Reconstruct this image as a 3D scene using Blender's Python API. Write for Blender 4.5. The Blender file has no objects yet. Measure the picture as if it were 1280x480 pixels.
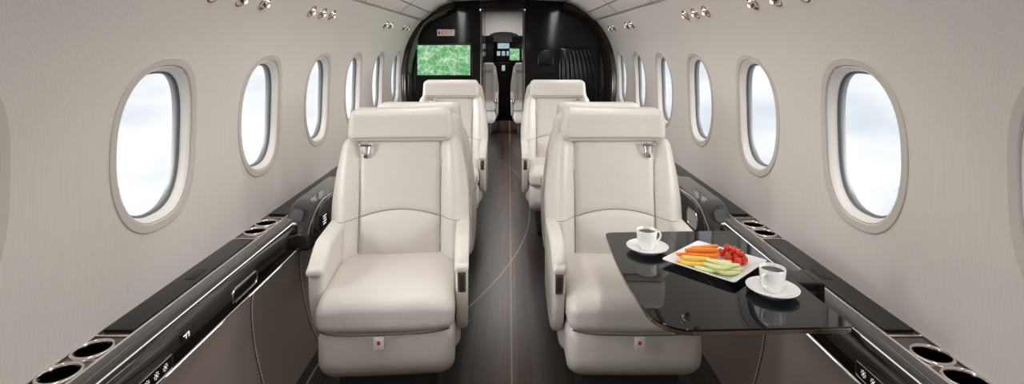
import bpy, bmesh, math, random
from mathutils import Vector, Matrix
random.seed(4)
S = bpy.context.scene
COL = S.collection
PI = math.pi
S.view_settings.view_transform = 'Standard'
S.view_settings.look = 'None'

# ------------------------------------------------------------------ materials
def mat(name, col, rough=.5, metal=0., coat=0., nscale=40., bump=.05, var=.05, stretch=(1, 1, 1), emis=0., sheen=0., bdist=.002, crease=0., spec=.5):
    m = bpy.data.materials.new(name); m.use_nodes = True
    nt = m.node_tree; b = nt.nodes['Principled BSDF']
    tc = nt.nodes.new('ShaderNodeTexCoord'); mp = nt.nodes.new('ShaderNodeMapping')
    mp.inputs['Scale'].default_value = stretch
    nz = nt.nodes.new('ShaderNodeTexNoise'); nz.inputs['Scale'].default_value = nscale; nz.inputs['Detail'].default_value = 4
    nt.links.new(tc.outputs['Object'], mp.inputs[0]); nt.links.new(mp.outputs[0], nz.inputs['Vector'])
    mx = nt.nodes.new('ShaderNodeMix'); mx.data_type = 'RGBA'
    mx.inputs[6].default_value = (*[c * (1 - var) for c in col], 1)
    mx.inputs[7].default_value = (*[min(1, c * (1 + var)) for c in col], 1)
    nt.links.new(nz.outputs[0], mx.inputs[0]); nt.links.new(mx.outputs[2], b.inputs['Base Color'])
    b.inputs['Roughness'].default_value = rough; b.inputs['Metallic'].default_value = metal
    b.inputs['Coat Weight'].default_value = coat; b.inputs['Coat Roughness'].default_value = .04
    b.inputs['Sheen Weight'].default_value = sheen; b.inputs['Specular IOR Level'].default_value = spec
    if bump:
        bp = nt.nodes.new('ShaderNodeBump'); bp.inputs['Strength'].default_value = bump; bp.inputs['Distance'].default_value = bdist
        nt.links.new(nz.outputs[0], bp.inputs['Height']); nt.links.new(bp.outputs[0], b.inputs['Normal'])
        if crease:
            n2 = nt.nodes.new('ShaderNodeTexNoise'); n2.inputs['Scale'].default_value = 11; n2.inputs['Detail'].default_value = 1; n2.inputs['Distortion'].default_value = 1.2
            nt.links.new(tc.outputs['Object'], n2.inputs['Vector'])
            b2 = nt.nodes.new('ShaderNodeBump'); b2.inputs['Strength'].default_value = crease; b2.inputs['Distance'].default_value = .012
            nt.links.new(n2.outputs[0], b2.inputs['Height']); nt.links.new(b2.outputs[0], bp.inputs['Normal'])
    if emis:
        nt.links.new(mx.outputs[2], b.inputs['Emission Color']); b.inputs['Emission Strength'].default_value = emis
    return m

def mth(nt, op, a, b=None, c=None):
    n = nt.nodes.new('ShaderNodeMath'); n.operation = op
    for i, v in enumerate((a, b, c)):
        if v is None: continue
        if isinstance(v, (int, float)): n.inputs[i].default_value = v
        else: nt.links.new(v, n.inputs[i])
    return n.outputs[0]

M = {}
M['wall'] = mat('wall_fabric', (.66, .62, .59), .45, nscale=5, stretch=(60, 60, 1.5), bump=.28, var=.09, sheen=.15)
M['ceil'] = mat('ceiling_panel', (.68, .645, .615), .6, nscale=8, var=.03, bump=.02)
M['ring'] = mat('window_surround', (.56, .52, .49), .4, nscale=30, var=.03, bump=.02)
M['reveal'] = mat('window_reveal', (.80, .77, .74), .4, nscale=30, var=.02, bump=.02)
M['gasket'] = mat('window_gasket', (.12, .12, .125), .4, nscale=30, bump=.02)
M['leather'] = mat('cream_leather', (.72, .685, .645), .34, nscale=420, bump=.10, var=.03, bdist=.001, crease=.22)
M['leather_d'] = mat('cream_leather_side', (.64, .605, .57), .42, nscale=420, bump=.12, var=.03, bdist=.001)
M['seam'] = mat('seam_thread', (.30, .27, .245), .8, nscale=300, bump=.1)
M['gap'] = mat('panel_gap', (.10, .085, .078), .8, nscale=300, bump=.1)
M['stitch'] = mat('light_stitch', (.70, .64, .58), .8, nscale=300, bump=.1)
M['dark'] = mat('dark_pedestal', (.02, .018, .017), .5)
M['bulk'] = mat('dark_bulkhead_veneer', (.007, .006, .0055), .12, nscale=6, stretch=(6, .6, 6), var=.35, bump=0, spec=.30)
M['gloss'] = mat('gloss_dark_veneer', (.017, .012, .010), .11, coat=.9, nscale=6, stretch=(6, .6, 6), var=.4, bump=0)
M['black'] = mat('satin_black', (.008, .008, .008), .28, bump=.02, spec=.35)
M['table'] = mat('piano_black', (.002, .002, .0025), .015, nscale=4, var=.2, bump=0, spec=.42)
M['chrome'] = mat('brushed_nickel', (.74, .70, .67), .18, metal=1., nscale=90, bump=.02)
M['champagne'] = mat('champagne_metal', (.66, .55, .46), .20, metal=1., nscale=90, bump=.02)
M['bronze'] = mat('bronze_satin', (.14, .115, .10), .30, metal=.8, nscale=60, stretch=(1, 8, 1), bump=.03)
M['ledge'] = mat('ledge_top_satin', (.075, .060, .052), .22, metal=.3, coat=.4, nscale=60, stretch=(1, 8, 1), bump=.02)
M['taupe'] = mat('taupe_leather', (.25, .21, .185), .52, nscale=200, bump=.12, var=.05)
M['china'] = mat('white_china', (.88, .88, .87), .15, coat=.6, bump=0, var=.01)
M['coffee'] = mat('coffee', (.03, .012, .005), .08, bump=0)
M['orange'] = mat('orange_melon', (.92, .27, .03), .35, nscale=120, bump=.2, var=.15)
M['yellow'] = mat('yellow_melon', (.90, .62, .12), .35, nscale=120, bump=.2, var=.12)
M['green'] = mat('pale_green_melon', (.80, .82, .42), .35, nscale=120, bump=.2, var=.12)
M['rind'] = mat('green_rind', (.50, .64, .22), .4, nscale=120, bump=.1, var=.2)
M['red'] = mat('tomato_red', (.75, .025, .015), .15, coat=.5, nscale=20, bump=0, var=.2)
M['leaf'] = mat('leaf_green', (.10, .30, .04), .5)
M['white'] = mat('white_mark', (.85, .85, .85), .5, bump=0)
M['icon'] = mat('lit_icon', (.9, .9, .9), .5, bump=0, emis=.8)
M['redmark'] = mat('red_mark', (.65, .03, .03), .5, bump=0)
M['cream_glow'] = mat('lens', (1., .90, .74), .3, bump=0, emis=1.4)
M['scr'] = mat('cockpit_screen', (.45, .6, .7), .3, nscale=30, var=.6, bump=0, emis=.7)

def perf_mat():
    m = mat('perforated_leather', (.69, .655, .615), .42, nscale=420, bump=.1, var=.03, bdist=.001, crease=.15)
    nt = m.node_tree; b = nt.nodes['Principled BSDF']
    tc = nt.nodes.new('ShaderNodeTexCoord'); sx = nt.nodes.new('ShaderNodeSeparateXYZ')
    nt.links.new(tc.outputs['Object'], sx.inputs[0])
    k = .0075
    fx = mth(nt, 'SUBTRACT', mth(nt, 'FRACT', mth(nt, 'DIVIDE', sx.outputs[0], k)), .5)
    fz = mth(nt, 'SUBTRACT', mth(nt, 'FRACT', mth(nt, 'DIVIDE', sx.outputs[2], k)), .5)
    d = mth(nt, 'ADD', mth(nt, 'MULTIPLY', fx, fx), mth(nt, 'MULTIPLY', fz, fz))
    hole = mth(nt, 'LESS_THAN', d, .04)
    mx = nt.nodes.new('ShaderNodeMix'); mx.data_type = 'RGBA'
    src = b.inputs['Base Color'].links[0].from_socket
    nt.links.new(mth(nt, 'MULTIPLY', hole, .45), mx.inputs[0]); nt.links.new(src, mx.inputs[6]); mx.inputs[7].default_value = (.22, .19, .17, 1)
    nt.links.new(mx.outputs[2], b.inputs['Base Color'])
    return m
M['perf'] = perf_mat()

def floor_mat():
    m = mat('striped_dark_carpet', (.030, .023, .019), .30, nscale=14, stretch=(9, .25, 1), bump=.12, var=.8, spec=.38)
    nt = m.node_tree; b = nt.nodes['Principled BSDF']
    tc = nt.nodes.new('ShaderNodeTexCoord'); sx = nt.nodes.new('ShaderNodeSeparateXYZ')
    nt.links.new(tc.outputs['Object'], sx.inputs[0]); X, Y = sx.outputs[0], sx.outputs[1]
    q = mth(nt, 'DIVIDE', mth(nt, 'ADD', X, 5.0), .048)
    fr = mth(nt, 'FRACT', q); fl = mth(nt, 'FLOOR', q)
    gap = mth(nt, 'LESS_THAN', fr, .07)
    yy = mth(nt, 'ADD', mth(nt, 'DIVIDE', Y, 1.9), mth(nt, 'MULTIPLY', fl, .37))
    wn = nt.nodes.new('ShaderNodeTexWhiteNoise'); wn.noise_dimensions = '2D'
    cv = nt.nodes.new('ShaderNodeCombineXYZ'); nt.links.new(fl, cv.inputs[0]); nt.links.new(mth(nt, 'FLOOR', yy), cv.inputs[1]); nt.links.new(cv.outputs[0], wn.inputs['Vector'])
    k = mth(nt, 'ADD', .55, mth(nt, 'MULTIPLY', wn.outputs[0], 1.0))
    vm = nt.nodes.new('ShaderNodeVectorMath'); vm.operation = 'SCALE'
    src = b.inputs['Base Color'].links[0].from_socket
    nt.links.new(src, vm.inputs[0]); nt.links.new(k, vm.inputs['Scale'])
    mx = nt.nodes.new('ShaderNodeMix'); mx.data_type = 'RGBA'
    nt.links.new(mth(nt, 'MULTIPLY', gap, .8), mx.inputs[0]); nt.links.new(vm.outputs[0], mx.inputs[6]); mx.inputs[7].default_value = (.004, .0035, .003, 1)
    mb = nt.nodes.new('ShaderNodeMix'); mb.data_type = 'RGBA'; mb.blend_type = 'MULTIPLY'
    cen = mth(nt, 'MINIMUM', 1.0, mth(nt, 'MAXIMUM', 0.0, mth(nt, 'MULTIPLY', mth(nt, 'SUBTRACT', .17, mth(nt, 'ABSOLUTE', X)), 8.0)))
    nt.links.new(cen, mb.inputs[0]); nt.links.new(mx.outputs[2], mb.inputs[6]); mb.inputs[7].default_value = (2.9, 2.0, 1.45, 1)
    l1 = mth(nt, 'LESS_THAN', mth(nt, 'ABSOLUTE', mth(nt, 'SUBTRACT', X, .012)), .0032)
    t = mth(nt, 'POWER', mth(nt, 'ABSOLUTE', mth(nt, 'DIVIDE', mth(nt, 'SUBTRACT', 4.5, Y), 1.85)), 2.3)
    g = mth(nt, 'SUBTRACT', .17, mth(nt, 'MULTIPLY', t, .38))
    l2 = mth(nt, 'LESS_THAN', mth(nt, 'ABSOLUTE', mth(nt, 'SUBTRACT', X, g)), .0038)
    g3 = mth(nt, 'ADD', -.66, mth(nt, 'MULTIPLY', mth(nt, 'SINE', mth(nt, 'MULTIPLY', Y, 2.2)), .12))
    l3 = mth(nt, 'LESS_THAN', mth(nt, 'ABSOLUTE', mth(nt, 'SUBTRACT', X, g3)), .004)
    g4 = mth(nt, 'ADD', .68, mth(nt, 'MULTIPLY', mth(nt, 'SINE', mth(nt, 'MULTIPLY', Y, 2.6)), .10))
    l4 = mth(nt, 'LESS_THAN', mth(nt, 'ABSOLUTE', mth(nt, 'SUBTRACT', X, g4)), .004)
    ln = mth(nt, 'MAXIMUM', mth(nt, 'MAXIMUM', l1, l2), mth(nt, 'MAXIMUM', l3, l4))
    m3 = nt.nodes.new('ShaderNodeMix'); m3.data_type = 'RGBA'
    nt.links.new(mth(nt, 'MULTIPLY', ln, .75), m3.inputs[0]); nt.links.new(mb.outputs[2], m3.inputs[6]); m3.inputs[7].default_value = (.46, .38, .32, 1)
    nt.links.new(m3.outputs[2], b.inputs['Base Color'])
    return m
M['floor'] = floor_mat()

def screen_mat():
    m = bpy.data.materials.new('map_screen'); m.use_nodes = True; nt = m.node_tree; b = nt.nodes['Principled BSDF']
    tc = nt.nodes.new('ShaderNodeTexCoord'); v = nt.nodes.new('ShaderNodeTexVoronoi'); v.feature = 'DISTANCE_TO_EDGE'; v.inputs['Scale'].default_value = 17
    nz = nt.nodes.new('ShaderNodeTexNoise'); nz.inputs['Scale'].default_value = 13; nz.inputs['Detail'].default_value = 5
    mp = nt.nodes.new('ShaderNodeMix'); mp.data_type = 'RGBA'; mp.inputs[0].default_value = .10
    nt.links.new(tc.outputs['Object'], nz.inputs['Vector']); nt.links.new(tc.outputs['Object'], mp.inputs[6]); nt.links.new(nz.outputs[1], mp.inputs[7])
    nt.links.new(mp.outputs[2], v.inputs['Vector'])
    r = nt.nodes.new('ShaderNodeValToRGB'); e = r.color_ramp.elements
    e[0].position = 0; e[0].color = (.42, .74, .48, 1); e[1].position = .10; e[1].color = (.17, .46, .22, 1)
    r2 = nt.nodes.new('ShaderNodeValToRGB'); e = r2.color_ramp.elements
    e[0].position = .38; e[0].color = (.6, .8, .6, 1); e[1].position = .66; e[1].color = (1.9, 1.35, 1.6, 1)
    mu = nt.nodes.new('ShaderNodeMix'); mu.data_type = 'RGBA'; mu.blend_type = 'MULTIPLY'; mu.inputs[0].default_value = 1
    nt.links.new(v.outputs[0], r.inputs[0]); nt.links.new(nz.outputs[0], r2.inputs[0])
    nt.links.new(r.outputs[0], mu.inputs[6]); nt.links.new(r2.outputs[0], mu.inputs[7])
    nt.links.new(mu.outputs[2], b.inputs['Emission Color']); b.inputs['Emission Strength'].default_value = .9
    b.inputs['Base Color'].default_value = (.02, .05, .02, 1); b.inputs['Roughness'].default_value = .2
    return m
M['map'] = screen_mat()

def glass_mat():
    m = bpy.data.materials.new('window_glass'); m.use_nodes = True; nt = m.node_tree
    nt.nodes.remove(nt.nodes['Principled BSDF']); out = nt.nodes['Material Output']
    t = nt.nodes.new('ShaderNodeBsdfTransparent'); g = nt.nodes.new('ShaderNodeBsdfGlossy'); g.inputs['Roughness'].default_value = .02
    t.inputs[0].default_value = (.97, .98, .98, 1)
    mx = nt.nodes.new('ShaderNodeMixShader'); mx.inputs[0].default_value = .04
    nt.links.new(t.outputs[0], mx.inputs[1]); nt.links.new(g.outputs[0], mx.inputs[2]); nt.links.new(mx.outputs[0], out.inputs[0])
    return m
M['glass'] = glass_mat()

# ------------------------------------------------------------------ helpers
def tag(o, label=None, cat=None, group=None, kind=None):
    if label: o['label'] = label
    if cat: o['category'] = cat
    if group: o['group'] = group
    if kind: o['kind'] = kind
    return o

def empty(name, loc, rz=0., label=None, cat=None, group=None, kind=None):
    o = bpy.data.objects.new(name, None); COL.objects.link(o); o.location = loc; o.rotation_euler = (0, 0, rz)
    o.empty_display_size = .05
    return tag(o, label, cat, group, kind)

class MB:
    def __init__(s): s.v = []; s.f = []
    def add(s, vf, mtx=None):
        v, f = vf; k = len(s.v)
        for p in v:
            p = Vector(p); s.v.append(mtx @ p if mtx else p)
        s.f += [tuple(i + k for i in q) for q in f]
        return s
    def build(s, name, m, parent=None, loc=(0, 0, 0), rot=(0, 0, 0), angle=40, recalc=True):
        me = bpy.data.meshes.new(name); me.from_pydata([tuple(p) for p in s.v], [], s.f); me.validate()
        if recalc:
            bm = bmesh.new(); bm.from_mesh(me); bmesh.ops.recalc_face_normals(bm, faces=bm.faces); bm.to_mesh(me); bm.free()
        me.materials.append(m)
        for p in me.polygons: p.use_smooth = True
        me.set_sharp_from_angle(angle=math.radians(angle))
        o = bpy.data.objects.new(name, me); COL.objects.link(o); o.location = loc; o.rotation_euler = rot
        if parent: o.parent = parent
        return o

def one(vf, name, m, parent=None, **k):
    return MB().add(vf).build(name, m, parent, **k)

def axisl(h, r, ni, nr):
    if r >= h: r = h * .999
    a = [-h + r * i / nr for i in range(nr)]
    mid = [-h + r + (2 * (h - r)) * i / ni for i in range(ni + 1)]
    return a + mid + [-x for x in reversed(a)]

def rb(hx, hy, hz, r=.01, n=(4, 4, 4), nr=3, c=(0, 0, 0), fn=None):
    r = min(r, hx * .99, hy * .99, hz * .99)
    L = [axisl(hx, r, n[0], nr), axisl(hy, r, n[1], nr), axisl(hz, r, n[2], nr)]
    H = (hx, hy, hz); idx = {}; V = []; F = []
    mx = [len(l) - 1 for l in L]
    def vid(i, j, k):
        key = (i, j, k)
        if key not in idx:
            p = Vector((L[0][i], L[1][j], L[2][k]))
            q = Vector([max(-(H[a] - r), min(H[a] - r, p[a])) for a in range(3)])
            d = p - q
            if d.length > 1e-9: p = q + d.normalized() * r
            if fn: p = Vector(fn(p.x, p.y, p.z))
            idx[key] = len(V); V.append((p.x + c[0], p.y + c[1], p.z + c[2]))
        return idx[key]
    for s in (0, mx[0]):
        for j in range(mx[1]):
            for k in range(mx[2]): F.append((vid(s, j, k), vid(s, j + 1, k), vid(s, j + 1, k + 1), vid(s, j, k + 1)))
    for s in (0, mx[1]):
        for i in range(mx[0]):
            for k in range(mx[2]): F.append((vid(i, s, k), vid(i + 1, s, k), vid(i + 1, s, k + 1), vid(i, s, k + 1)))
    for s in (0, mx[2]):
        for i in range(mx[0]):
            for j in range(mx[1]): F.append((vid(i, j, s), vid(i + 1, j, s), vid(i + 1, j + 1, s), vid(i, j + 1, s)))
    return V, F

def tube(pts, r, n=8, closed=False, cap=True):
    pts = [Vector(p) for p in pts]; V = []; F = []; N = len(pts); up = None
    rr = r if isinstance(r, (list, tuple)) else [r] * N
    for i, p in enumerate(pts):
        if closed: t = (pts[(i + 1) % N] - pts[i - 1]).normalized()
        else: t = (pts[min(i + 1, N - 1)] - pts[max(i - 1, 0)]).normalized()
        if up is None:
            up = Vector((0, 0, 1)) if abs(t.z) < .9 else Vector((1, 0, 0))
        a = (up - t * up.dot(t)).normalized(); b = t.cross(a); up = a
        for k in range(n):
            an = 2 * PI * k / n; V.append(p + (a * math.cos(an) + b * math.sin(an)) * rr[i])
    m = N if closed else N - 1
    for i in range(m):
        j = (i + 1) % N
        for k in range(n): F.append((i * n + k, i * n + (k + 1) % n, j * n + (k + 1) % n, j * n + k))
    if not closed and cap: F.append(tuple(range(n))); F.append(tuple((N - 1) * n + k for k in range(n)))
    return V, F

def lathe(prof, n=32):
    V = []; F = []
    for r, z in prof:
        for k in range(n):
            a = 2 * PI * k / n; V.append((r * math.cos(a), r * math.sin(a), z))
    for i in range(len(prof) - 1):
        for k in range(n): F.append((i * n + k, i * n + (k + 1) % n, (i + 1) * n + (k + 1) % n, (i + 1) * n + k))
    F.append(tuple(range(n))); F.append(tuple((len(prof) - 1) * n + k for k in range(n)))
    return V, F

def prism(poly, a, b, axis, bev=0., seg=3):
    bm = bmesh.new()
    def P(p, t): return (t, p[0], p[1]) if axis == 'x' else (p[0], p[1], t)
    lo = [bm.verts.new(P(p, a)) for p in poly]; hi = [bm.verts.new(P(p, b)) for p in poly]; n = len(poly)
    bm.faces.new(lo); bm.faces.new(hi[::-1])
    for i in range(n): bm.faces.new((lo[i], lo[(i + 1) % n], hi[(i + 1) % n], hi[i]))
    bmesh.ops.recalc_face_normals(bm, faces=bm.faces)
    if bev:
        cap = [e for e in bm.edges if abs(e.verts[0].co['xyz'.index(axis)] - e.verts[1].co['xyz'.index(axis)]) < 1e-6]
        bmesh.ops.bevel(bm, geom=cap, offset=bev, segments=seg, profile=.5, affect='EDGES')
    bm.verts.index_update()
    V = [tuple(v.co) for v in bm.verts]; F = [tuple(v.index for v in f.verts) for f in bm.faces]; bm.free()
    return V, F

def roundpoly(pts, r, n=5):
    out = []; N = len(pts)
    for i in range(N):
        p = Vector(pts[i]); a = (Vector(pts[i - 1]) - p); b = (Vector(pts[(i + 1) % N]) - p)
        rr = min(r if not isinstance(r, (list, tuple)) else r[i], a.length * .45, b.length * .45)
        A = p + a.normalized() * rr; B = p + b.normalized() * rr
        for k in range(n + 1):
            t = k / n; q = A * (1 - t) ** 2 + p * 2 * t * (1 - t) + B * t * t; out.append((q.x, q.y))
    return out

def sheet(fn, us, vs, skip=None):
    V = [fn(u, v) for u in us for v in vs]; n = len(vs); F = []
    for i in range(len(us) - 1):
        for j in range(n - 1):
            if skip and skip((us[i] + us[i + 1]) / 2, (vs[j] + vs[j + 1]) / 2): continue
            F.append((i * n + j, (i + 1) * n + j, (i + 1) * n + j + 1, i * n + j + 1))
    return V, F

def lin(a, b, n): return [a + (b - a) * i / n for i in range(n + 1)]

def interp(tab, x):
    if x <= tab[0][0]: return tab[0][1]
    for (a, fa), (b, fb) in zip(tab, tab[1:]):
        if x <= b:
            t = (x - a) / (b - a); return fa + (fb - fa) * t
    return tab[-1][1]

def catmull(P, n):
    P = [Vector(p) for p in P]; P = [P[0] * 2 - P[1]] + P + [P[-1] * 2 - P[-2]]; out = []
    for i in range(1, len(P) - 2):
        for k in range(n):
            t = k / n; a, b, c, d = P[i - 1:i + 3]
            out.append(.5 * ((2 * b) + (c - a) * t + (2 * a - 5 * b + 4 * c - d) * t * t + (3 * b - a - 3 * c + d) * t ** 3))
    out.append(P[-2]); return out

def text_mesh(name, body, size, m, parent, loc, rot, extrude=.0008):
    cu = bpy.data.curves.new(name, 'FONT'); cu.body = body; cu.size = size; cu.extrude = extrude; cu.align_x = 'CENTER'; cu.align_y = 'CENTER'
    ob = bpy.data.objects.new('tmp', cu); COL.objects.link(ob); bpy.context.view_layer.update()
    me = bpy.data.meshes.new_from_object(ob.evaluated_get(bpy.context.evaluated_depsgraph_get()))
    bpy.data.objects.remove(ob); me.materials.clear(); me.materials.append(m)
    o = bpy.data.objects.new(name, me); COL.objects.link(o); o.location = loc; o.rotation_euler = rot; o.parent = parent
    return o

def copy_tree(o, parent=None):
    c = o.copy(); COL.objects.link(c); c.parent = parent
    for ch in list(o.children): copy_tree(ch, c)
    return c

ORD = ['nearest', 'second', 'third', 'fourth', 'fifth', 'sixth', 'seventh', 'eighth', 'ninth', 'tenth', 'eleventh', 'twelfth']

# ------------------------------------------------------------------ cabin shell
Y0, Y1, YB = -1.2, 9.4, 5.68
PROF = catmull([(1.075, .50), (1.097, .75), (1.105, .97), (1.090, 1.15), (1.045, 1.32), (.967, 1.47), (.875, 1.585)], 11)
ZT = [(p.y, p.x) for p in PROF]
def XW(z): return interp(ZT, z)
WA, WB, WZ, WN = .200, .265, .996, 2.5
WY = [.98 + .705 * k for k in range(7)]
def inside(y, z, a, b):
    return any((abs(y - c) / a) ** WN + (abs(z - WZ) / b) ** WN < 1 for c in WY)
zs = []
z = .50
while z < 1.585: zs.append(z); z += .02
zs.append(1.585)
ys = lin(Y0, Y1, 530)
for sg, nm in ((-1, 'wall_left'), (1, 'wall_right')):
    vf = sheet(lambda y, z: (sg * XW(z), y, z), ys, zs, lambda y, z: inside(y, z, .184, .249))
    o = one(vf, nm, M['wall'], recalc=False, angle=180)
    tag(o, 'curved cabin side wall in pale beige vertical-grain fabric, %s of the aisle' % nm[5:], 'wall', kind='structure')
    for k, yc in enumerate(WY):
        n = 64
        def loops(L):
            V = []; F = []
            for a, b, off in L:
                for i in range(n):
                    t = 2 * PI * i / n; c, s = math.cos(t), math.sin(t)
                    dy = a * math.copysign(abs(c) ** (2 / WN), c); dz = b * math.copysign(abs(s) ** (2 / WN), s)
                    V.append((sg * (XW(WZ + dz) + off), dy, WZ + dz))
            for j in range(len(L) - 1):
                for i in range(n): F.append((j * n + i, j * n + (i + 1) % n, (j + 1) * n + (i + 1) % n, (j + 1) * n + i))
            return V, F
        if k == 0:
            v, f = loops([(.205, .269, .003), (.204, .268, -.003), (.202, .266, -.004), (.181, .246, -.0030), (.1785, .2435, -.001), (.177, .242, .005)])
            w0 = one((v, f), 'window_1', M['ring'], recalc=False, angle=25)
            v, f = loops([(.178, .243, .004), (.174, .239, .001), (.171, .236, .004), (.162, .227, .024), (.160, .225, .030)])
            one((v, f), 'reveal', M['reveal'], w0, recalc=False, angle=60)
            v, f = loops([(.161, .226, .028), (.156, .221, .030), (.153, .218, .038), (.159, .225, .056)])
            one((v, f), 'gasket', M['gasket'], w0, recalc=False, angle=60)
            v, f = loops([(.158, .223, .042)]); f = [tuple(range(n))]
            p = one((v, f), 'pane', M['glass'], w0, recalc=False)
            w = w0
        else:
            w = copy_tree(w0)
        w.location = (0, yc, 0); w.name = 'window_%d' % (k + 1 + (0 if sg < 0 else 7))
        side = 'left' if sg < 0 else 'right'
        tag(w, 'oval cabin window with beige surround, %s from the viewer in the %s wall' % (ORD[k], side), 'window', kind='structure')

VAL = catmull([(.872, 1.572), (.80, 1.635), (.71, 1.705), (.60, 1.755)], 6)
for sg, i in ((-1, 1), (1, 2)):
    pr = [(.880, 1.590)] + [(p.x, p.y) for p in VAL] + [(.590, 1.772)]
    V = []; F = []
    yy = lin(Y0, YB, 2)
    for y in yy:
        for p in pr: V.append((sg * p[0], y, p[1]))
    n = len(pr)
    for a in range(len(yy) - 1):
        for j in range(n - 1): F.append((a * n + j, a * n + j + 1, (a + 1) * n + j + 1, (a + 1) * n + j))
    o = one((V, F), 'trim_%d' % i, M['ceil'], recalc=False, angle=30)
    tag(o, 'overhead valance panel running along the ceiling edge, %s side' % ('left' if sg < 0 else 'right'), 'trim', kind='structure')
    s = MB()
    for k in range(6):
        y = .1 + 1.05 * k
        s.add(tube([(sg * (p.x - .001), y, p.y - .001) for p in VAL], .0013, 6))
    pz = [(sg * .79, y, 1.6425) for y in (Y0, YB)]
    s.add(tube(pz, .003, 6)); s.add(tube([(sg * .876, y, 1.579) for y in (Y0, YB)], .005, 6))
    s.build('panel_seam', M['gap'], o)
vf = sheet(lambda y, x: (x, y, 1.80 - .03 * (abs(x) / .6) ** 2), lin(Y0, YB, 4), lin(-.6, .6, 16))
o = one(vf, 'ceiling', M['ceil'], recalc=False)
tag(o, 'pale curved cabin ceiling over the aisle', 'ceiling', kind='structure')
vf = sheet(lambda y, x: (x, y, 1.80 - .22 * (abs(x) / .88) ** 2.2), [YB, Y1], lin(-.88, .88, 20))
o = one(vf, 'ceiling_forward', M['ceil'], recalc=False)
tag(o, 'pale curved ceiling of the compartment beyond the doorway', 'ceiling', kind='structure')
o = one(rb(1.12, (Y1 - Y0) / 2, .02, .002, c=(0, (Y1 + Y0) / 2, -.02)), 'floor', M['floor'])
tag(o, 'dark striped aisle carpet with thin pale curved lines', 'floor', kind='structure')
o = one(rb(1.15, .02, .95, .002, c=(0, Y0 - .02, .92)), 'wall_back', M['wall'])
tag(o, 'beige wall behind the viewer closing the cabin', 'wall', kind='structure')

LOW = [(.905, .425), (.908, .36), (.895, .24), (.865, .11), (.835, .03), (.82, 0)]
for sg, i in ((-1, 3), (1, 4)):
    pr = catmull(LOW, 5)
    vf = sheet(lambda y, k: (sg * pr[k].x, y, pr[k].y), lin(Y0, YB, 10), list(range(len(pr))))
    o = one(vf, 'trim_%d' % i, M['taupe'], recalc=False, angle=180)
    tag(o, 'taupe leather lower wall panel below the ledge, %s side' % ('left' if sg < 0 else 'right'), 'wall panel', kind='structure')
    s = MB()
    for y0 in (1.20, 1.89, 2.33, 3.5, 4.7):
        for k in range(0, len(pr) - 1):
            a, b = pr[k], pr[k + 1]
            for q in (0., .5):
                p0 = a + (b - a) * q; p1 = a + (b - a) * (q + .34)
                bend = lambda zz: y0 + .10 * (zz - .2) ** 2
                s.add(tube([(sg * (p0.x - .0015), bend(p0.y), p0.y), (sg * (p1.x - .0015), bend(p1.y), p1.y)], .0018, 5))
    s.build('stitch_line', M['stitch'], o)
    g = MB()
    for y0 in (1.883, 2.323): g.add(tube([(sg * (p.x - .0002), y0 + .10 * (p.y - .2) ** 2, p.y) for p in pr], .0018, 5))
    g.build('panel_seam', M['dark'], o)

# ------------------------------------------------------------------ side ledges
def star(cy, cz, x, r):
    V = []; F = []
    def quad(a, r0, r1, w):
        ca, sa = math.cos(a), math.sin(a); k = len(V)
        for rr, ww in ((r0, -w), (r1, -w), (r1, w), (r0, w)):
            V.append((x, cy + ca * rr - sa * ww, cz + sa * rr + ca * ww))
        F.append((k, k + 1, k + 2, k + 3))
    for k in range(8): quad(k * PI / 4, r * .58, r, r * .10)
    k = len(V)
    for j in range(10):
        a = 2 * PI * j / 10; V.append((x, cy + r * .32 * math.cos(a), cz + r * .32 * math.sin(a)))
    F.append(tuple(range(k, k + 10)))
    return V, F

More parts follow.
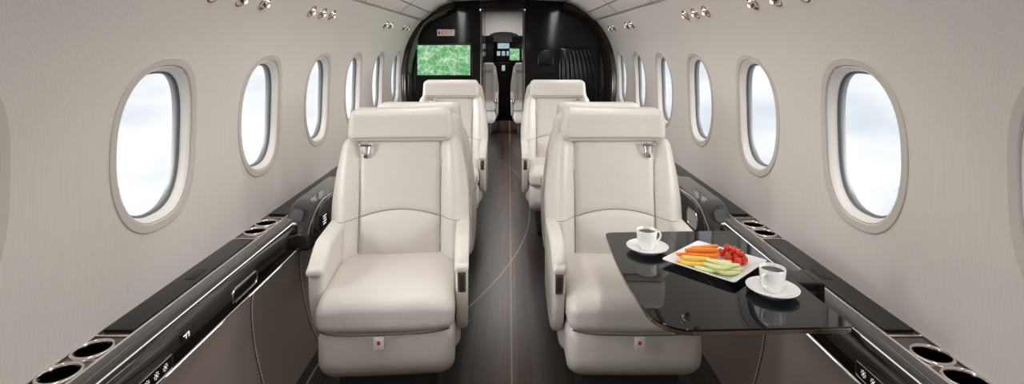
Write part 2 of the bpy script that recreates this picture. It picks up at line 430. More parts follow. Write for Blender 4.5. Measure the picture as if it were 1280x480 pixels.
for sg in (-1, 1):
    side = 'left' if sg < 0 else 'right'
    CUPS = [1.235, 1.335, 2.19, 2.29] if sg < 0 else [1.215, 1.312, 2.17, 2.27]
    root = empty('side_ledge', (0, 0, 0), label=('dark glossy armrest ledge along the left wall, with nothing standing over it' if sg < 0 else 'dark glossy armrest ledge along the right wall, holding the black table'), cat='ledge')
    HX = 1.036
    nx = 10
    vf = sheet(lambda y, x: (sg * x, y, .542), lin(Y0, YB, int((YB - Y0) / .01)), lin(.984, 1.088, nx),
               lambda y, x: any((y - c) ** 2 + (x - HX) ** 2 < .041 ** 2 for c in CUPS))
    one(vf, 'ledge_top', M['ledge'], root, recalc=False)
    rail = roundpoly([(.986, .50), (.986, .549), (.945, .551), (.912, .528), (.902, .48), (.910, .425), (.93, .42)], [.002, .006, .04, .03, .03, .006, .002], 7)
    V = []; F = []
    for y in (Y0, YB):
        for p in rail: V.append((sg * p[0], y, p[1]))
    n = len(rail)
    for j in range(n): F.append((j, (j + 1) % n, n + (j + 1) % n, n + j))
    F.append(tuple(range(n))); F.append(tuple(range(n, 2 * n)))
    one((V, F), 'armrest_rail', M['gloss'], root, angle=50)
    for (tx, tz, tr) in ((.984, .548, .0034), (.908, .423, .0034), (1.080, .545, .003)):
        one(tube([(sg * tx, Y0, tz), (sg * tx, YB, tz)], tr), 'chrome_trim', M['chrome'], root)
    for c in CUPS:
        h = one(lathe([(.0385, -.004), (.0385, .003), (.0405, .006), (.0445, .006), (.0475, .002), (.0480, -.004)], 48), 'cup_holder', M['chrome'], root, loc=(sg * HX, c, .543))
        w = MB(); V, F = lathe([(.0390, .002), (.0385, -.02), (.0375, -.045), (.032, -.068), (.0, -.070)], 40); w.v = [Vector(v) for v in V]; w.f = F[:-2]
        w.build('well', M['bronze'], h, recalc=False)
    for a, b in ((-1.0, 1.13), (1.42, 2.08), (2.40, 3.9), (4.0, 5.5)):
        one(rb(.040, (b - a) / 2, .004, .003, n=(1, 1, 1), c=(sg * 1.034, (a + b) / 2, .546)), 'slot_cover', M['black'], root)
    g = MB()
    for k in range(9): g.add(rb(.016, .0022, .0012, .0008, n=(1, 1, 1), nr=1, c=(sg * 1.03, 1.73 + .009 * k, .5512)))
    g.build('vent_grille', M['bronze'], root)
    for yy in (1.40, 2.105, 2.36):
        one(rb(.044, .004, .0015, .001, n=(1, 1, 1), nr=1, c=(sg * 1.034, yy, .544)), 'cross_trim', M['chrome'], root)
    # curved console end between the back-to-back seats
    poly = roundpoly([(2.28, .425), (2.30, .52), (2.42, .600), (2.92, .600), (3.03, .52), (3.05, .425)], [.02, .12, .10, .10, .12, .02], 9)
    xa, xb = sorted((sg * .845, sg * .980))
    cs = one(prism(poly, xa, xb, 'x', .020, 5), 'console_hump', M['gloss'], root, angle=25)
    yc = 2.47
    pts = roundpoly([(yc - .07, .468), (yc + .07, .468), (yc + .07, .545), (yc - .07, .545)], .035, 7)
    if sg > 0:
        h = one(tube([(sg * .8445, p[0], p[1]) for p in pts], .003, 8, closed=True), 'oval_pull', M['chrome'], cs)
        one(prism(pts, .8440, .8460, 'x'), 'pull_recess', M['leather_d'], h)
    yc = 1.84
    pts = roundpoly([(yc - .085, .455), (yc + .085, .455), (yc + .085, .497), (yc - .085, .497)], .02, 5)
    h = one(tube([(sg * .9045, p[0], p[1]) for p in pts], .0035, 8, closed=True), 'handle', M['chrome'], root)
    one(rb(.003, .079, .016, .003, n=(1, 1, 1), c=(sg * .9065, yc, .476)), 'handle_recess', M['black'], h)
    yc, zc = (1.37, .458) if sg < 0 else (1.325, .468)
    p = one(rb(.003, .068, .0205, .003, n=(1, 1, 1), c=(sg * .9040, yc, zc)), 'control_panel', M['black'], root)
    pts = roundpoly([(yc - .066, zc - .019), (yc + .066, zc - .019), (yc + .066, zc + .019), (yc - .066, zc + .019)], .008, 4)
    one(tube([(sg * .9010, q[0], q[1]) for q in pts], .0014, 6, closed=True), 'panel_border', M['chrome'], p)
    for k in (-1, 0, 1):
        one(star(yc + .036 * k, zc, sg * .9004, .0100), 'light_symbol', M['icon'], p, recalc=False)
    if sg < 0:
        p = one(rb(.002, .022, .012, .002, n=(1, 1, 1), c=(-.9045, 1.50, .490)), 'latch_plate', M['black'], root)
        q = MB(); q.add(rb(.0008, .006, .0015, .0005, n=(1, 1, 1), nr=1, c=(-.902, 1.492, .495))).add(rb(.0008, .0015, .007, .0005, n=(1, 1, 1), nr=1, c=(-.902, 1.499, .490))).add(rb(.0008, .0015, .007, .0005, n=(1, 1, 1), nr=1, c=(-.902, 1.512, .490))).add(rb(.0008, .005, .0015, .0005, n=(1, 1, 1), nr=1, c=(-.902, 1.508, .496)))
        q.build('marking', M['icon'], p)
        p = one(rb(.003, .055, .034, .004, n=(1, 1, 1), c=(-.8445, 2.45, .510)), 'switch_plate', M['black'], root)
        q = MB()
        for r_ in range(4):
            q.add(rb(.0008, .022 - .005 * (r_ % 2), .0020, .0005, n=(1, 1, 1), nr=1, c=(-.841, 2.45, .528 - .012 * r_)))
        q.build('marking', M['icon'], p)

# ------------------------------------------------------------------ bulkhead and doorway
DL, DR, DT = -.305, .172, 1.70
mb = MB()
mb.add(rb((1.13 + DL) / 2, .70, .925, .006, n=(1, 1, 1), c=((-1.13 + DL) / 2, YB + .70, .925)))
mb.add(rb((1.13 - DR) / 2, .70, .925, .006, n=(1, 1, 1), c=((1.13 + DR) / 2, YB + .70, .925)))
mb.add(rb((DR - DL) / 2 + .01, .05, (1.85 - DT) / 2, .003, n=(1, 1, 1), c=((DL + DR) / 2, YB + .06, (1.85 + DT) / 2)))
o = mb.build('wall_front', M['bulk']); tag(o, 'glossy dark bulkhead with the doorway at the end of the aisle', 'bulkhead', kind='structure')
def archpts(off):
    P = [(XW(z) - off, z) for z in lin(.56, 1.56, 16)]
    P += [(.80 - off * .8, 1.64 - off * .5), (.70 - off * .6, 1.70 - off * .8), (.56, 1.765 - off)]
    return P
for sg, i in ((-1, 5), (1, 6)):
    a_ = archpts(.0); b_ = archpts(.10); V = []; F = []
    for (p, q) in zip(a_, b_):
        V += [(sg * (p[0] - .002), YB - .20, p[1]), (sg * (p[0] * .5 + q[0] * .5), YB - .17, p[1] * .5 + q[1] * .5), (sg * q[0], YB - .002, q[1])]
    for j in range(len(a_) - 1):
        for k in range(2): F.append((3 * j + k, 3 * j + k + 1, 3 * j + 4 + k, 3 * j + 3 + k))
    o = one((V, F), 'trim_%d' % i, M['gloss'], recalc=False, angle=80); tag(o, 'glossy dark curved surround lining the bulkhead arch, %s side' % ('left' if sg < 0 else 'right'), 'trim', kind='structure')
def framepts(x0, x1, z1, y): return [(x0, y, 0), (x0, y, z1 - .04), (x0 + .012, y, z1 - .012), (x0 + .04, y, z1), (x1 - .04, y, z1), (x1 - .012, y, z1 - .012), (x1, y, z1 - .04), (x1, y, 0)]
mb = MB().add(tube(framepts(DL + .012, DR - .012, DT - .012, YB - .006), .012, 8))
o = mb.build('door_1', M['bronze']); tag(o, 'bronze framed open doorway in the dark bulkhead', 'doorway', kind='structure')
poly = [(DL, 1.79), (DR, 1.79), (DR, 1.44)] + [((DL + DR) / 2 + .19 * math.cos(t), 1.44 + .05 * math.sin(t)) for t in lin(0, PI, 10)] + [(DL, 1.44)]
V = [(p[0], YB + y, p[1]) for y in (1.30, 1.34) for p in poly]; n = len(poly)
F = [tuple(range(n)), tuple(range(n, 2 * n))] + [(j, (j + 1) % n, n + (j + 1) % n, n + j) for j in range(n)]
o = one((V, F), 'trim_7', M['ceil'], angle=20); tag(o, 'pale lit header panel over the far end of the passage', 'trim', kind='structure')

tv = empty('television', (-.685, YB, 1.155), label='wall screen showing a green map on the dark bulkhead', cat='screen')
one(rb(.300, .014, .180, .008, n=(1, 1, 1), c=(0, -.012, 0)), 'bezel', M['black'], tv)
one(rb(.278, .003, .158, .002, n=(1, 1, 1), c=(0, -.027, 0)), 'screen', M['map'], tv)
ex = empty('exit_sign', (-.665, YB, 1.445), label='small white sign with red EXIT lettering above the green screen', cat='sign')
one(rb(.092, .008, .034, .004, n=(1, 1, 1), c=(0, -.007, 0)), 'sign_plate', mat('sign_white', (.62, .60, .58), .4, emis=.15, bump=0), ex)
text_mesh('lettering', 'EXIT', .062, M['redmark'], ex, (.014, -.0165, 0), (PI / 2, 0, 0))
one(rb(.011, .001, .018, .001, n=(1, 1, 1), nr=1, c=(-.070, -.0155, 0)), 'pictogram', M['redmark'], ex)
mo = empty('dark_monitor', (.39, YB, 1.18), label='small dark panel screen on the bulkhead right of the doorway', cat='screen')
one(rb(.085, .012, .085, .01, n=(1, 1, 1), c=(0, -.010, 0)), 'housing', M['bulk'], mo)
one(rb(.065, .002, .062, .002, n=(1, 1, 1), c=(0, -.023, .003)), 'screen', M['black'], mo)
cb = empty('slatted_panel', (.74, YB, 0), label='dark panel of upright curved slats on the bulkhead beside the right windows', cat='panel')
one(rb(.21, .02, .30, .02, n=(1, 1, 1), c=(0, -.018, .99)), 'backing', M['bulk'], cb)
mb = MB()
for k in range(8):
    x = -.165 + .045 * k
    mb.add(tube([(x, -.03, .72), (x + .004, -.040, .78), (x + .002 * k, -.043, 1.0), (x - .003 * k, -.042, 1.18), (x - .006 * k - .01, -.03, 1.26)], .014, 10))
mb.build('slats', M['bulk'], cb)

mb = MB()
mb.add(rb(.43, .03, .925, .004, n=(1, 1, 1), c=(-.70, Y1 - .03, .925))).add(rb(.52, .03, .925, .004, n=(1, 1, 1), c=(.58, Y1 - .03, .925))).add(rb(.18, .03, .08, .004, n=(1, 1, 1), c=(-.1, Y1 - .03, 1.74)))
o = mb.build('wall_forward', M['bulk']); tag(o, 'dark far wall seen through the doorway', 'wall', kind='structure')
ck = empty('cockpit_console', (-.10, Y1 + .30, 0), label='small lit instrument console at the far end beyond the doorway', cat='console')
one(rb(.27, .05, .50, .03, n=(1, 1, 1), c=(0, .3, .52)), 'body', M['black'], ck)
one(rb(.27, .04, .12, .03, n=(1, 1, 1), c=(0, .32, 1.50)), 'overhead_panel', M['ceil'], ck)
for x in (-.09, .0, .09): one(rb(.030, .004, .042, .004, n=(1, 1, 1), c=(x, .245, 1.17)), 'display', M['scr'], ck)
one(rb(.030, .004, .05, .004, n=(1, 1, 1), c=(0, .245, .90)), 'display', M['scr'], ck)
one(rb(.11, .01, .05, .02, n=(1, 1, 1), c=(0, .36, 1.31)), 'windshield', M['scr'], ck)
o = one(rb(1.15, .02, .95, .002, c=(0, Y1 + .9, .92)), 'wall_cockpit', M['bulk']); tag(o, 'dark surface closing the flight deck', 'wall', kind='structure')
mb = MB().add(rb(.02, .46, .93, .002, n=(1, 1, 1), c=(-.42, Y1 + .44, .92))).add(rb(.02, .46, .93, .002, n=(1, 1, 1), c=(.22, Y1 + .44, .92))).add(rb(.36, .46, .02, .002, n=(1, 1, 1), c=(-.1, Y1 + .44, 1.84))).add(rb(.36, .46, .02, .002, n=(1, 1, 1), c=(-.1, Y1 + .44, -.02)))
o = mb.build('wall_flight_deck', M['bulk']); tag(o, 'dark narrow passage walls of the flight deck', 'wall', kind='structure')
fs = empty('forward_screen', (.10, Y1 - .06, 1.16), label='small green map screen on the far wall beyond the doorway', cat='screen')
one(rb(.10, .008, .12, .006, n=(1, 1, 1), c=(0, -.006, 0)), 'bezel', M['black'], fs)
one(rb(.085, .002, .10, .002, n=(1, 1, 1), c=(0, -.015, 0)), 'screen', M['map'], fs)

# ------------------------------------------------------------------ seats
def ss(t): t = max(0, min(1, t)); return t * t * (3 - 2 * t)
WT = [(.38, .225), (.50, .262), (.60, .276), (.68, .275), (.78, .264), (.88, .243), (.95, .222)]
def yf(x, z):
    y = .115 + (z - .45) * .13
    y -= .044 * ss((abs(x) - .155) / .06) * (1 - .35 * ss((z - .6) / .3))
    y += .036 * ss((abs(x) - .215) / .06)
    y += .006 * math.exp(-((abs(x) - .163) / .008) ** 2)
    y -= .018 * math.exp(-((z - .54) / .08) ** 2) * (1 - ss((abs(x) - .05) / .13))
    return y
def backfn(x, y, z):
    Z = z + .665; wf = interp(WT, Z) / .26; xx = x * wf
    yc = .115 + (Z - .45) * .13 + .075
    fr = ss((-y - .0) / .05)
    yy = yc + y
    if fr > 0: yy += fr * (yf(xx, Z) - (.115 + (Z - .45) * .13))
    return (xx, yy, Z)
def ztop(x): return .622 + .030 * (1 - (x / .16) ** 2)

def make_seat(gs):
    root = empty('cabin_seat', (0, 0, 0))
    one(rb(.17, .17, .09, .02, n=(1, 1, 1), c=(0, .02, .09)), 'pedestal', M['dark'], root)
    def skf(x, y, z):
        k = 1 - .08 * ss((-.035 - z) / .07); bul = .012 * (1 - (x / .226) ** 2) * math.cos(z / .098 * 1.4)
        return (x * k, y * k + .035 * ss(-z / .10) * (1 if y < 0 else 0) - (bul if y < 0 else 0), z)
    sk = one(rb(.228, .204, .098, .042, n=(12, 8, 6), nr=5, c=(0, -.018, .262), fn=skf), 'skirt', M['leather'], root)
    def cuf(x, y, z):
        top = ss((z + .02) / .06); e = (1 - (x / .225) ** 4)
        z2 = z + top * (.004 + .016 * e) - top * .024 * ss((-y - .11) / .12)
        bul = .012 * (1 - (x / .23) ** 2) * ss((-y - .15) / .05)
        return (x * (1 - .010 * ss((.1 - y) / .3)), y - bul, z2)
    cu = one(rb(.231, .215, .056, .036, n=(16, 16, 3), nr=6, c=(0, -.030, .412), fn=cuf), 'seat_cushion', M['leather'], root)
    one(tube([(x, -.2500 - .008 * (1 - (x / .214) ** 2) + .026 * (abs(x) / .215) ** 6, .361) for x in lin(-.212, .212, 24)], .0026, 6), 'cushion_seam', M['gap'], cu)
    b = one(rb(.26, .075, .272, .045, n=(48, 4, 24), nr=6, fn=backfn), 'backrest', M['leather'], root)
    us = lin(-.156, .156, 30); vs = lin(0, 1, 20)
    def up(u, v):
        z0 = ztop(u) + .004; z1 = .912; z = z0 + (z1 - z0) * v
        e = min(1, (.156 - abs(u)) / .012) * min(1, v / .05) * min(1, (1 - v) / .05); return (u, yf(u, z) - .001 - .004 * ss(e), z)
    def lo(u, v):
        z1 = ztop(u) - .004; z0 = .455; z = z0 + (z1 - z0) * v
        e = min(1, (.156 - abs(u)) / .012) * min(1, v / .05) * min(1, (1 - v) / .08); return (u, yf(u, z) - .001 - .006 * ss(e), z)
    one(sheet(up, us, vs), 'perforated_panel', M['perf'], b, recalc=False, angle=180)
    one(sheet(lo, us, vs), 'lumbar_panel', M['perf'], b, recalc=False, angle=180)
    for s in (-1, 1): one(tube([(s * (.160 + .010 * ss((z - .75) / .16)), yf(.16, z) - .0005, z) for z in lin(.46, .915, 18)], .0020, 6), 'seam', M['seam'], b)
    one(tube([(x, yf(x, ztop(x)) - .0010, ztop(x)) for x in lin(-.16, .16, 20)], .0020, 6), 'seam', M['seam'], b)
    for s in (-1, 1): one(tube([(s * x, yf(x, .622) - .0005, .622 - .10 * (x - .16)) for x in lin(.16, .235, 8)], .0015, 6), 'seam', M['seam'], b)
    def shf(x, y, z):
        Z = z + .70; k = interp([(.38, .85), (.6, 1), (.85, .98), (1.0, .86)], Z); return (x * k, y + .235 + (Z - .45) * .13 + .045, Z)
    one(rb(.258, .045, .310, .04, n=(10, 2, 12), nr=5, fn=shf), 'back_shell', M['leather_d'], root)
    def hf(x, y, z):
        f = (abs(x) / .207) ** 4
        return (x * (1 - .03 * (z / .066) * (1 if z > 0 else .2)), y - .014 * f * (1 if y < 0 else .3), z)
    h = one(rb(.207, .056, .066, .031, n=(20, 3, 4), nr=6, c=(0, .205, .982), fn=hf), 'headrest', M['leather'], root)
    one(tube([(x, .205 - .0550 - .014 * (abs(x) / .207) ** 4, .934) for x in lin(-.185, .185, 16)], .0017, 6), 'headrest_seam', M['seam'], h)
    for s in (-1, 1):
        out = s == gs
        x0, x1 = sorted((s * (.212 if out else .230), s * (.268 if out else .272)))
        poly = roundpoly([(-.182, .560 if out else .570), (-.10, .590), (.28, .600), (.28, .28), (.10, .245), (-.04, .255), (-.12, .31), (-.172, .42)], [.05 if out else .03, .08, .04, .05, .06, .08, .09, .10], 7)
        a = one(prism(poly, x0, x1, 'x', .022 if out else .018, 6), 'armrest', M['leather'], root, angle=60)
        cx = (x0 + x1) / 2
        def pf(x, y, z):
            dr = -.055 * ss((-y - .08) / .14); tp = (1 + .14 * math.cos(y * 6)) * (1.25 if out else 1.0)
            return (x * tp, y, z + .02 * y + dr + .003 * (1 - (x / .03) ** 2))
        one(rb(.023, .222, .014, .012, n=(3, 14, 2), nr=4, c=(cx, .028, .596), fn=pf), 'arm_pad', M['leather'], a)
        if not out:
            tr = one(rb(.0155, .009, .038, .005, n=(1, 1, 1), c=(cx, -.180, .497)), 'metal_trim', M['chrome'], a)
            one(rb(.0085, .003, .027, .003, n=(1, 1, 1), c=(cx, -.189, .495)), 'recess', M['bronze'], tr)
        xs = .2682 if out else .2722
        one(tube([(s * xs, y, z) for y, z in ((-.145, .520), (-.05, .545), (.26, .558))], .0014, 6), 'arm_seam', M['seam'], a)
    one(rb(.246, .17, .060, .040, n=(4, 6, 2), nr=5, c=(0, .07, .265)), 'side_fairing', M['leather_d'], root)
    zx = .885; gx = gs * .137; gy = yf(gx, zx)
    g = MB().add(rb(.024, .005, .006, .002, n=(1, 1, 1), nr=2, c=(gx, gy - .018, zx + .020)))
    g.add(tube([(gx - .017, gy - .018, zx + .016), (gx - .013, gy - .020, zx - .014), (gx + .013, gy - .020, zx - .014), (gx + .017, gy - .018, zx + .016)], .0042, 8))
    g.add(rb(.009, .004, .010, .002, n=(1, 1, 1), nr=2, c=(gx, gy - .018, zx - .022)))
    g.build('belt_guide', M['chrome'], root)
    t = one(rb(.0165, .0015, .020, .001, n=(1, 1, 1), nr=1, c=(-.015 if gs < 0 else .0, -.264, .338)), 'pull_tag', M['white'], root)
    one(rb(.005, .0006, .006, .0005, n=(1, 1, 1), nr=1, c=(-.015 if gs < 0 else .0, -.266, .340)), 'tag_mark', M['redmark'], t)
    return root

sL = make_seat(-1); sR = make_seat(1)
G = 'cream leather cabin seats'
seats = [
    (sL, -.425, 2.00, math.radians(4), 'cream leather seat facing the viewer, nearest one left of the aisle', 1),
    (sR, .424, 2.00, 0, 'cream leather seat facing the viewer, behind the black table with cups', 1),
    (sL, -.450, 2.90, PI, 'cream seat facing away, back to back with the nearest left seat', .972),
    (sR, .450, 2.90, PI, 'cream seat facing away, back to back with the seat at the table', .972),
    (sL, -.432, 3.83, 0, 'farther cream seat facing the viewer, in front of the green wall screen', 1),
    (sR, .365, 3.83, 0, 'farther cream seat facing the viewer, right of the doorway beside slatted panel', 1),
    (sL, -.43, 8.05, 0, 'tiny distant cream seat seen through the doorway, left of its aisle', 1),
    (sR, .30, 8.05, 0, 'tiny distant cream seat seen through the doorway, below the small green screen', 1)]
used = set()
for src, x, y, rz, lab, sc in seats:
    if src.name in used: o = copy_tree(src)
    else: o = src; used.add(src.name)
    o.location = (x, y, 0); o.rotation_euler = (0, 0, rz); o.scale = (1, 1, sc)
    tag(o, lab, 'seat', G)

# ------------------------------------------------------------------ table
TZ = .645; K = .963
tb = empty('folding_table', (.60 * K, 1.63 * K, TZ), label='glossy black fold-out table set with two coffee cups and a fruit plate', cat='table')
out = [(-.250, .330), (.225, .350), (.238, -.330), (-.190, -.345), (-.245, -.290), (-.266, 0)]
top = roundpoly([(a * K, b * K) for a, b in out], [.03, .012, .012, .05, .06, .15], 7)
one(prism(top, -.004, 0, 'z', .0010, 1), 'tabletop', M['table'], tb, angle=12)
inn = [(p[0] * .994, p[1] * .994) for p in top]
one(prism(inn, -.016, -.004, 'z', .002, 1), 'edge_band', M['champagne'], tb, angle=12)
one(rb(.0008, .325, .0004, .0003, n=(1, 1, 1), nr=1, c=(-.02, -.002, .0002)), 'fold_seam', M['dark'], tb)
one(rb(.085, .045, .012, .006, n=(1, 1, 1), c=(.222, .0, -.030)), 'support_arm', M['black'], tb)
one(rb(.012, .05, .045, .006, n=(1, 1, 1), c=(.309, .0, -.062)), 'support_bracket', M['black'], tb)

KP = .948
def P(x, y): return (x * KP, y * KP)
def cup(x, y, ha, lab):
    x, y = P(x, y)
    r = empty('coffee_cup', (x, y, TZ + .0085), ha, lab, 'cup', 'white coffee cups on the table')
    prof = [(.0, .0), (.020, .0), (.021, .004), (.027, .014), (.031, .030), (.0330, .059), (.0320, .0605), (.0310, .059), (.029, .030), (.024, .012), (.0, .008)]
    V, F = lathe(prof, 36); one((V, F[:-2]), 'cup_body', M['china'], r)
    one(tube([(.030, 0, .048), (.039, 0, .051), (.048, 0, .046), (.051, 0, .036), (.046, 0, .025), (.037, 0, .018), (.028, 0, .017)], .0034, 8), 'handle', M['china'], r)
    one(lathe([(.0, .0505), (.0308, .0505), (.0308, .0512), (.0, .0512)], 30), 'coffee', M['coffee'], r)
def saucer(x, y, lab):
    x, y = P(x, y)
    V, F = lathe([(.0, .004), (.028, .004), (.030, .0), (.033, .0), (.035, .004), (.060, .012), (.0655, .0165), (.066, .018), (.0645, .0185), (.057, .0145), (.036, .0080), (.0, .0075)], 48)
    o = one((V, F[:-2]), 'saucer', M['china'], loc=(x, y, TZ + .0003)); tag(o, lab, 'saucer', 'white saucers on the table')
saucer(.468, 1.81, 'white round saucer under the far coffee cup at the table corner')
cup(.466, 1.81, .3, 'white coffee cup farther from viewer, near the seat-side table corner')
saucer(.738, 1.50, 'white round saucer under the nearer coffee cup beside the ledge')
cup(.738, 1.50, -2.6, 'white coffee cup nearest the viewer, beside the ledge')

V = []; F = []; n = 0
for h, z in ((.072, 0), (.076, .0), (.082, .003), (.107, .013), (.111, .0145), (.111, .0165), (.107, .0165), (.082, .007), (.076, .005)):
    lp = roundpoly([(-h, -h), (h, -h), (h, h), (-h, h)], .010, 5); n = len(lp)
    V += [(p[0], p[1], z) for p in lp]
for j in range(8):
    for i in range(n): F.append((j * n + i, j * n + (i + 1) % n, (j + 1) * n + (i + 1) % n, (j + 1) * n + i))
F.append(tuple(range(n))); F.append(tuple(8 * n + i for i in range(n)))
PC = P(.650, 1.695)
o = one((V, F), 'square_plate', M['china'], loc=(PC[0], PC[1], TZ + .0003), rot=(0, 0, math.radians(43)))
tag(o, 'square white plate holding cut fruit and red tomatoes', 'plate')
PZ = TZ + .006
def stick(x, y, z, a, L, w, m, name, lab, cat, grp, tilt=0.):
    def fn(px, py, pz): return (px, py * (1 - .25 * abs(px / (L / 2)) ** 3) + .10 * (px / L) ** 2 * w * 6, pz * (1 - .2 * abs(px / (L / 2)) ** 3))
    o = one(rb(L / 2, w / 2, w * .42, w * .18, n=(10, 2, 2), nr=2, fn=fn), name, m, loc=(*P(x, y), z), rot=(0, tilt, a)); tag(o, lab, cat, grp)
oc = [(.590, 1.745, 0, .10), (.610, 1.728, 0, .02), (.598, 1.712, 0, -.08), (.606, 1.696, 0, -.14), (.622, 1.752, 1, .16), (.634, 1.735, 1, .0), (.628, 1.718, 1, -.10), (.616, 1.702, 1, -.2), (.636, 1.738, 2, .22), (.622, 1.716, 2, -.05)]
for x, y, l, a in oc:
    stick(x, y, PZ + .007 + .012 * l, a, .090, .013, M['orange'], 'melon_stick', 'orange melon stick in the pile at the middle of the plate', 'fruit', 'orange melon sticks')
for x, y, l, a in ((.570, 1.684, 0, -.25), (.592, 1.674, 0, -.30), (.580, 1.668, 0, -.22), (.586, 1.680, 1, -.2)):
    stick(x, y, PZ + .007 + .012 * l, a, .080, .013, M['yellow'], 'melon_stick', 'yellow melon stick in front of the orange ones', 'fruit', 'yellow melon sticks')
def crescent(x, y, z, a, lab):
    V = []; F = []; N = 14; R = .045; k = 8
    for i in range(N + 1):
        t = -1.0 + 2.0 * i / N; w = max(.0015, .015 * (1 - (abs(t) / 1.0) ** 2.2)); hh = max(.001, .007 * (1 - abs(t) ** 3))
        c = Vector((math.sin(t) * R, -math.cos(t) * R + R * .75, 0)); d = Vector((math.sin(t), -math.cos(t), 0))
        for q in range(k):
            an = 2 * PI * q / k; V.append(c + d * (math.cos(an) * w * .6) + Vector((0, 0, math.sin(an) * hh)))
    for i in range(N):
        for q in range(k): F.append((i * k + q, i * k + (q + 1) % k, (i + 1) * k + (q + 1) % k, (i + 1) * k + q))
    F.append(tuple(range(k))); F.append(tuple(N * k + q for q in range(k)))
    o = one((V, F), 'melon_slice', M['green'], loc=(*P(x, y), z), rot=(0, 0, a)); tag(o, lab, 'fruit', 'pale green melon slices')
    one(tube([(math.sin(t) * (R + .0085), -math.cos(t) * (R + .0085) + R * .75, 0) for t in lin(-.8, .8, 12)], .0010, 6), 'rind', M['rind'], o)
for x, y, l, a in ((.606, 1.632, 0, -.35), (.640, 1.645, 0, -.45), (.655, 1.612, 0, -.30), (.675, 1.640, 0, -.3), (.630, 1.622, 1, -.5), (.664, 1.640, 1, -.4), (.648, 1.660, 1, -.3)):
    crescent(x, y, PZ + .008 + .012 * l, a, 'pale green melon slice at the near corner of the plate')
tom = [(.692, 1.745, 0), (.714, 1.752, 0), (.706, 1.724, 0), (.730, 1.730, 0), (.700, 1.702, 0), (.724, 1.704, 0), (.718, 1.680, 0), (.744, 1.708, 0), (.740, 1.686, 0), (.708, 1.737, 1), (.722, 1.716, 1), (.730, 1.694, 1)]
for x, y, l in tom:
    V, F = lathe([(.0005, -.0125), (.006, -.0115), (.011, -.006), (.013, 0), (.0115, .006), (.007, .0105), (.002, .0110), (.0003, .0100)], 20)
    V = [(a * .92, b * .92, c * .92) for a, b, c in V]
    o = one((V, F), 'cherry_tomato', M['red'], loc=(*P(x, y), PZ + .0125 + .018 * l), rot=(random.uniform(-.5, .5), random.uniform(-.5, .5), 0))
    tag(o, 'small shiny red tomato at the right side of the plate', 'tomato', 'red cherry tomatoes')
    st = MB()
    for k in range(5):
        a = k * 2 * PI / 5; st.add(tube([(0, 0, .010), (.004 * math.cos(a), .004 * math.sin(a), .0117), (.007 * math.cos(a), .007 * math.sin(a), .0102)], [.0013, .001, .0004], 5))
    st.build('stem', M['leaf'], o)

# ------------------------------------------------------------------ overhead reading lights
def make_rl():
    r = empty('reading_light', (0, 0, 0))
    one(lathe([(.018, .002), (.027, .004), (.033, .001), (.034, -.002), (.018, -.002)], 28), 'bezel', M['champagne'], r)
    one(lathe([(.0, .018), (.008, .017), (.016, .011), (.020, .002), (.0, .0)], 24), 'eyeball', M['champagne'], r)
    one(lathe([(.0, .0195), (.007, .019), (.008, .017), (.0, .016)], 16), 'lens', M['cream_glow'], r)
    return r
rl = None
nrm = Vector((-.80, 0, -.60))
for sg in (-1, 1):
    n_ = Vector((sg * nrm.x, 0, nrm.z))
    for k, y in enumerate([1.76, 1.94, 2.12, 2.62, 2.77, 2.92, 4.20, 4.38, 4.92, 5.10]):
        o = copy_tree(rl) if rl else make_rl()
        if rl is None: rl = o
        o.location = (sg * (XW(1.472) - .002), y, 1.472 - .002)
        tilt = Vector((0, (-.25 if k % 3 != 2 else .2), 0))
        o.rotation_euler = (n_ + tilt * .3).to_track_quat('Z', 'Y').to_euler()
        tag(o, 'bronze toned reading light, %s from the viewer above the %s windows' % (ORD[k], 'left' if sg < 0 else 'right'), 'light', 'overhead reading lights')

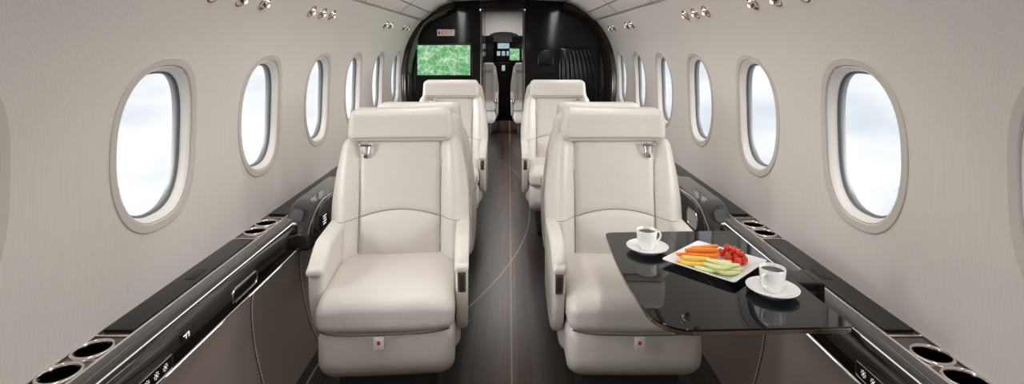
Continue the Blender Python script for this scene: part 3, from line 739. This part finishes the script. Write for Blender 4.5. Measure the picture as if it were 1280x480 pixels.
# ------------------------------------------------------------------ lights
def area(name, loc, sx, sy, e, rot=(0, 0, 0), col=(1, .965, .93)):
    l = bpy.data.lights.new(name, 'AREA'); l.shape = 'RECTANGLE'; l.size = sx; l.size_y = sy; l.energy = e; l.color = col
    o = bpy.data.objects.new(name, l); COL.objects.link(o); o.location = loc; o.rotation_euler = rot
    tag(o, 'warm light below the ceiling', 'light'); return o
area('ceiling_strip_light', (-.50, 2.2, 1.735), .10, 6.2, 19, (0, math.radians(12), 0))
area('ceiling_strip_light', (.50, 2.2, 1.735), .10, 6.2, 19, (0, math.radians(-12), 0))
area('forward_ceiling_light', (-.07, 8.3, 1.74), .3, 1.5, 6)
area('passage_fill_light', (-.07, 6.3, 1.76), .2, .5, 8)  # added fill, brightens the passage ceiling and the pale header; no fixture here
for sg in (-1, 1):
    l = bpy.data.lights.new('daylight', 'SUN'); l.energy = 9.0; l.angle = math.radians(50); l.color = (1, .985, .965)
    o = bpy.data.objects.new('daylight', l); COL.objects.link(o); o.location = (sg * 6, 1, 4)
    o.rotation_euler = Vector((-sg * .88, .38, -.26)).to_track_quat('-Z', 'Y').to_euler()
    tag(o, 'soft daylight from the %s' % ('left' if sg < 0 else 'right'), 'light')

w = bpy.data.worlds.new('sky'); S.world = w; w.use_nodes = True; nt = w.node_tree
bg = nt.nodes['Background']; tc = nt.nodes.new('ShaderNodeTexCoord'); nz = nt.nodes.new('ShaderNodeTexNoise')
mp = nt.nodes.new('ShaderNodeMapping'); mp.inputs['Scale'].default_value = (2.4, 2.4, 7)
nz.inputs['Scale'].default_value = 1.6; nz.inputs['Detail'].default_value = 5
r = nt.nodes.new('ShaderNodeValToRGB'); e = r.color_ramp.elements
e[0].position = .34; e[0].color = (.66, .72, .79, 1); e[1].position = .60; e[1].color = (.96, .97, .98, 1)
nt.links.new(tc.outputs['Generated'], mp.inputs[0]); nt.links.new(mp.outputs[0], nz.inputs['Vector']); nt.links.new(nz.outputs[0], r.inputs[0]); nt.links.new(r.outputs[0], bg.inputs[0])
bg.inputs[1].default_value = 1.15

# ------------------------------------------------------------------ camera
cam = bpy.data.cameras.new('camera'); co = bpy.data.objects.new('camera', cam); COL.objects.link(co)
co.location = (0, 0, 1.3); co.rotation_euler = (PI / 2, 0, 0)
cam.sensor_width = 36; cam.lens = 670 / 1280 * 36; cam.shift_x = 4 / 1280; cam.shift_y = -182 / 1280; cam.clip_start = .02
S.camera = co
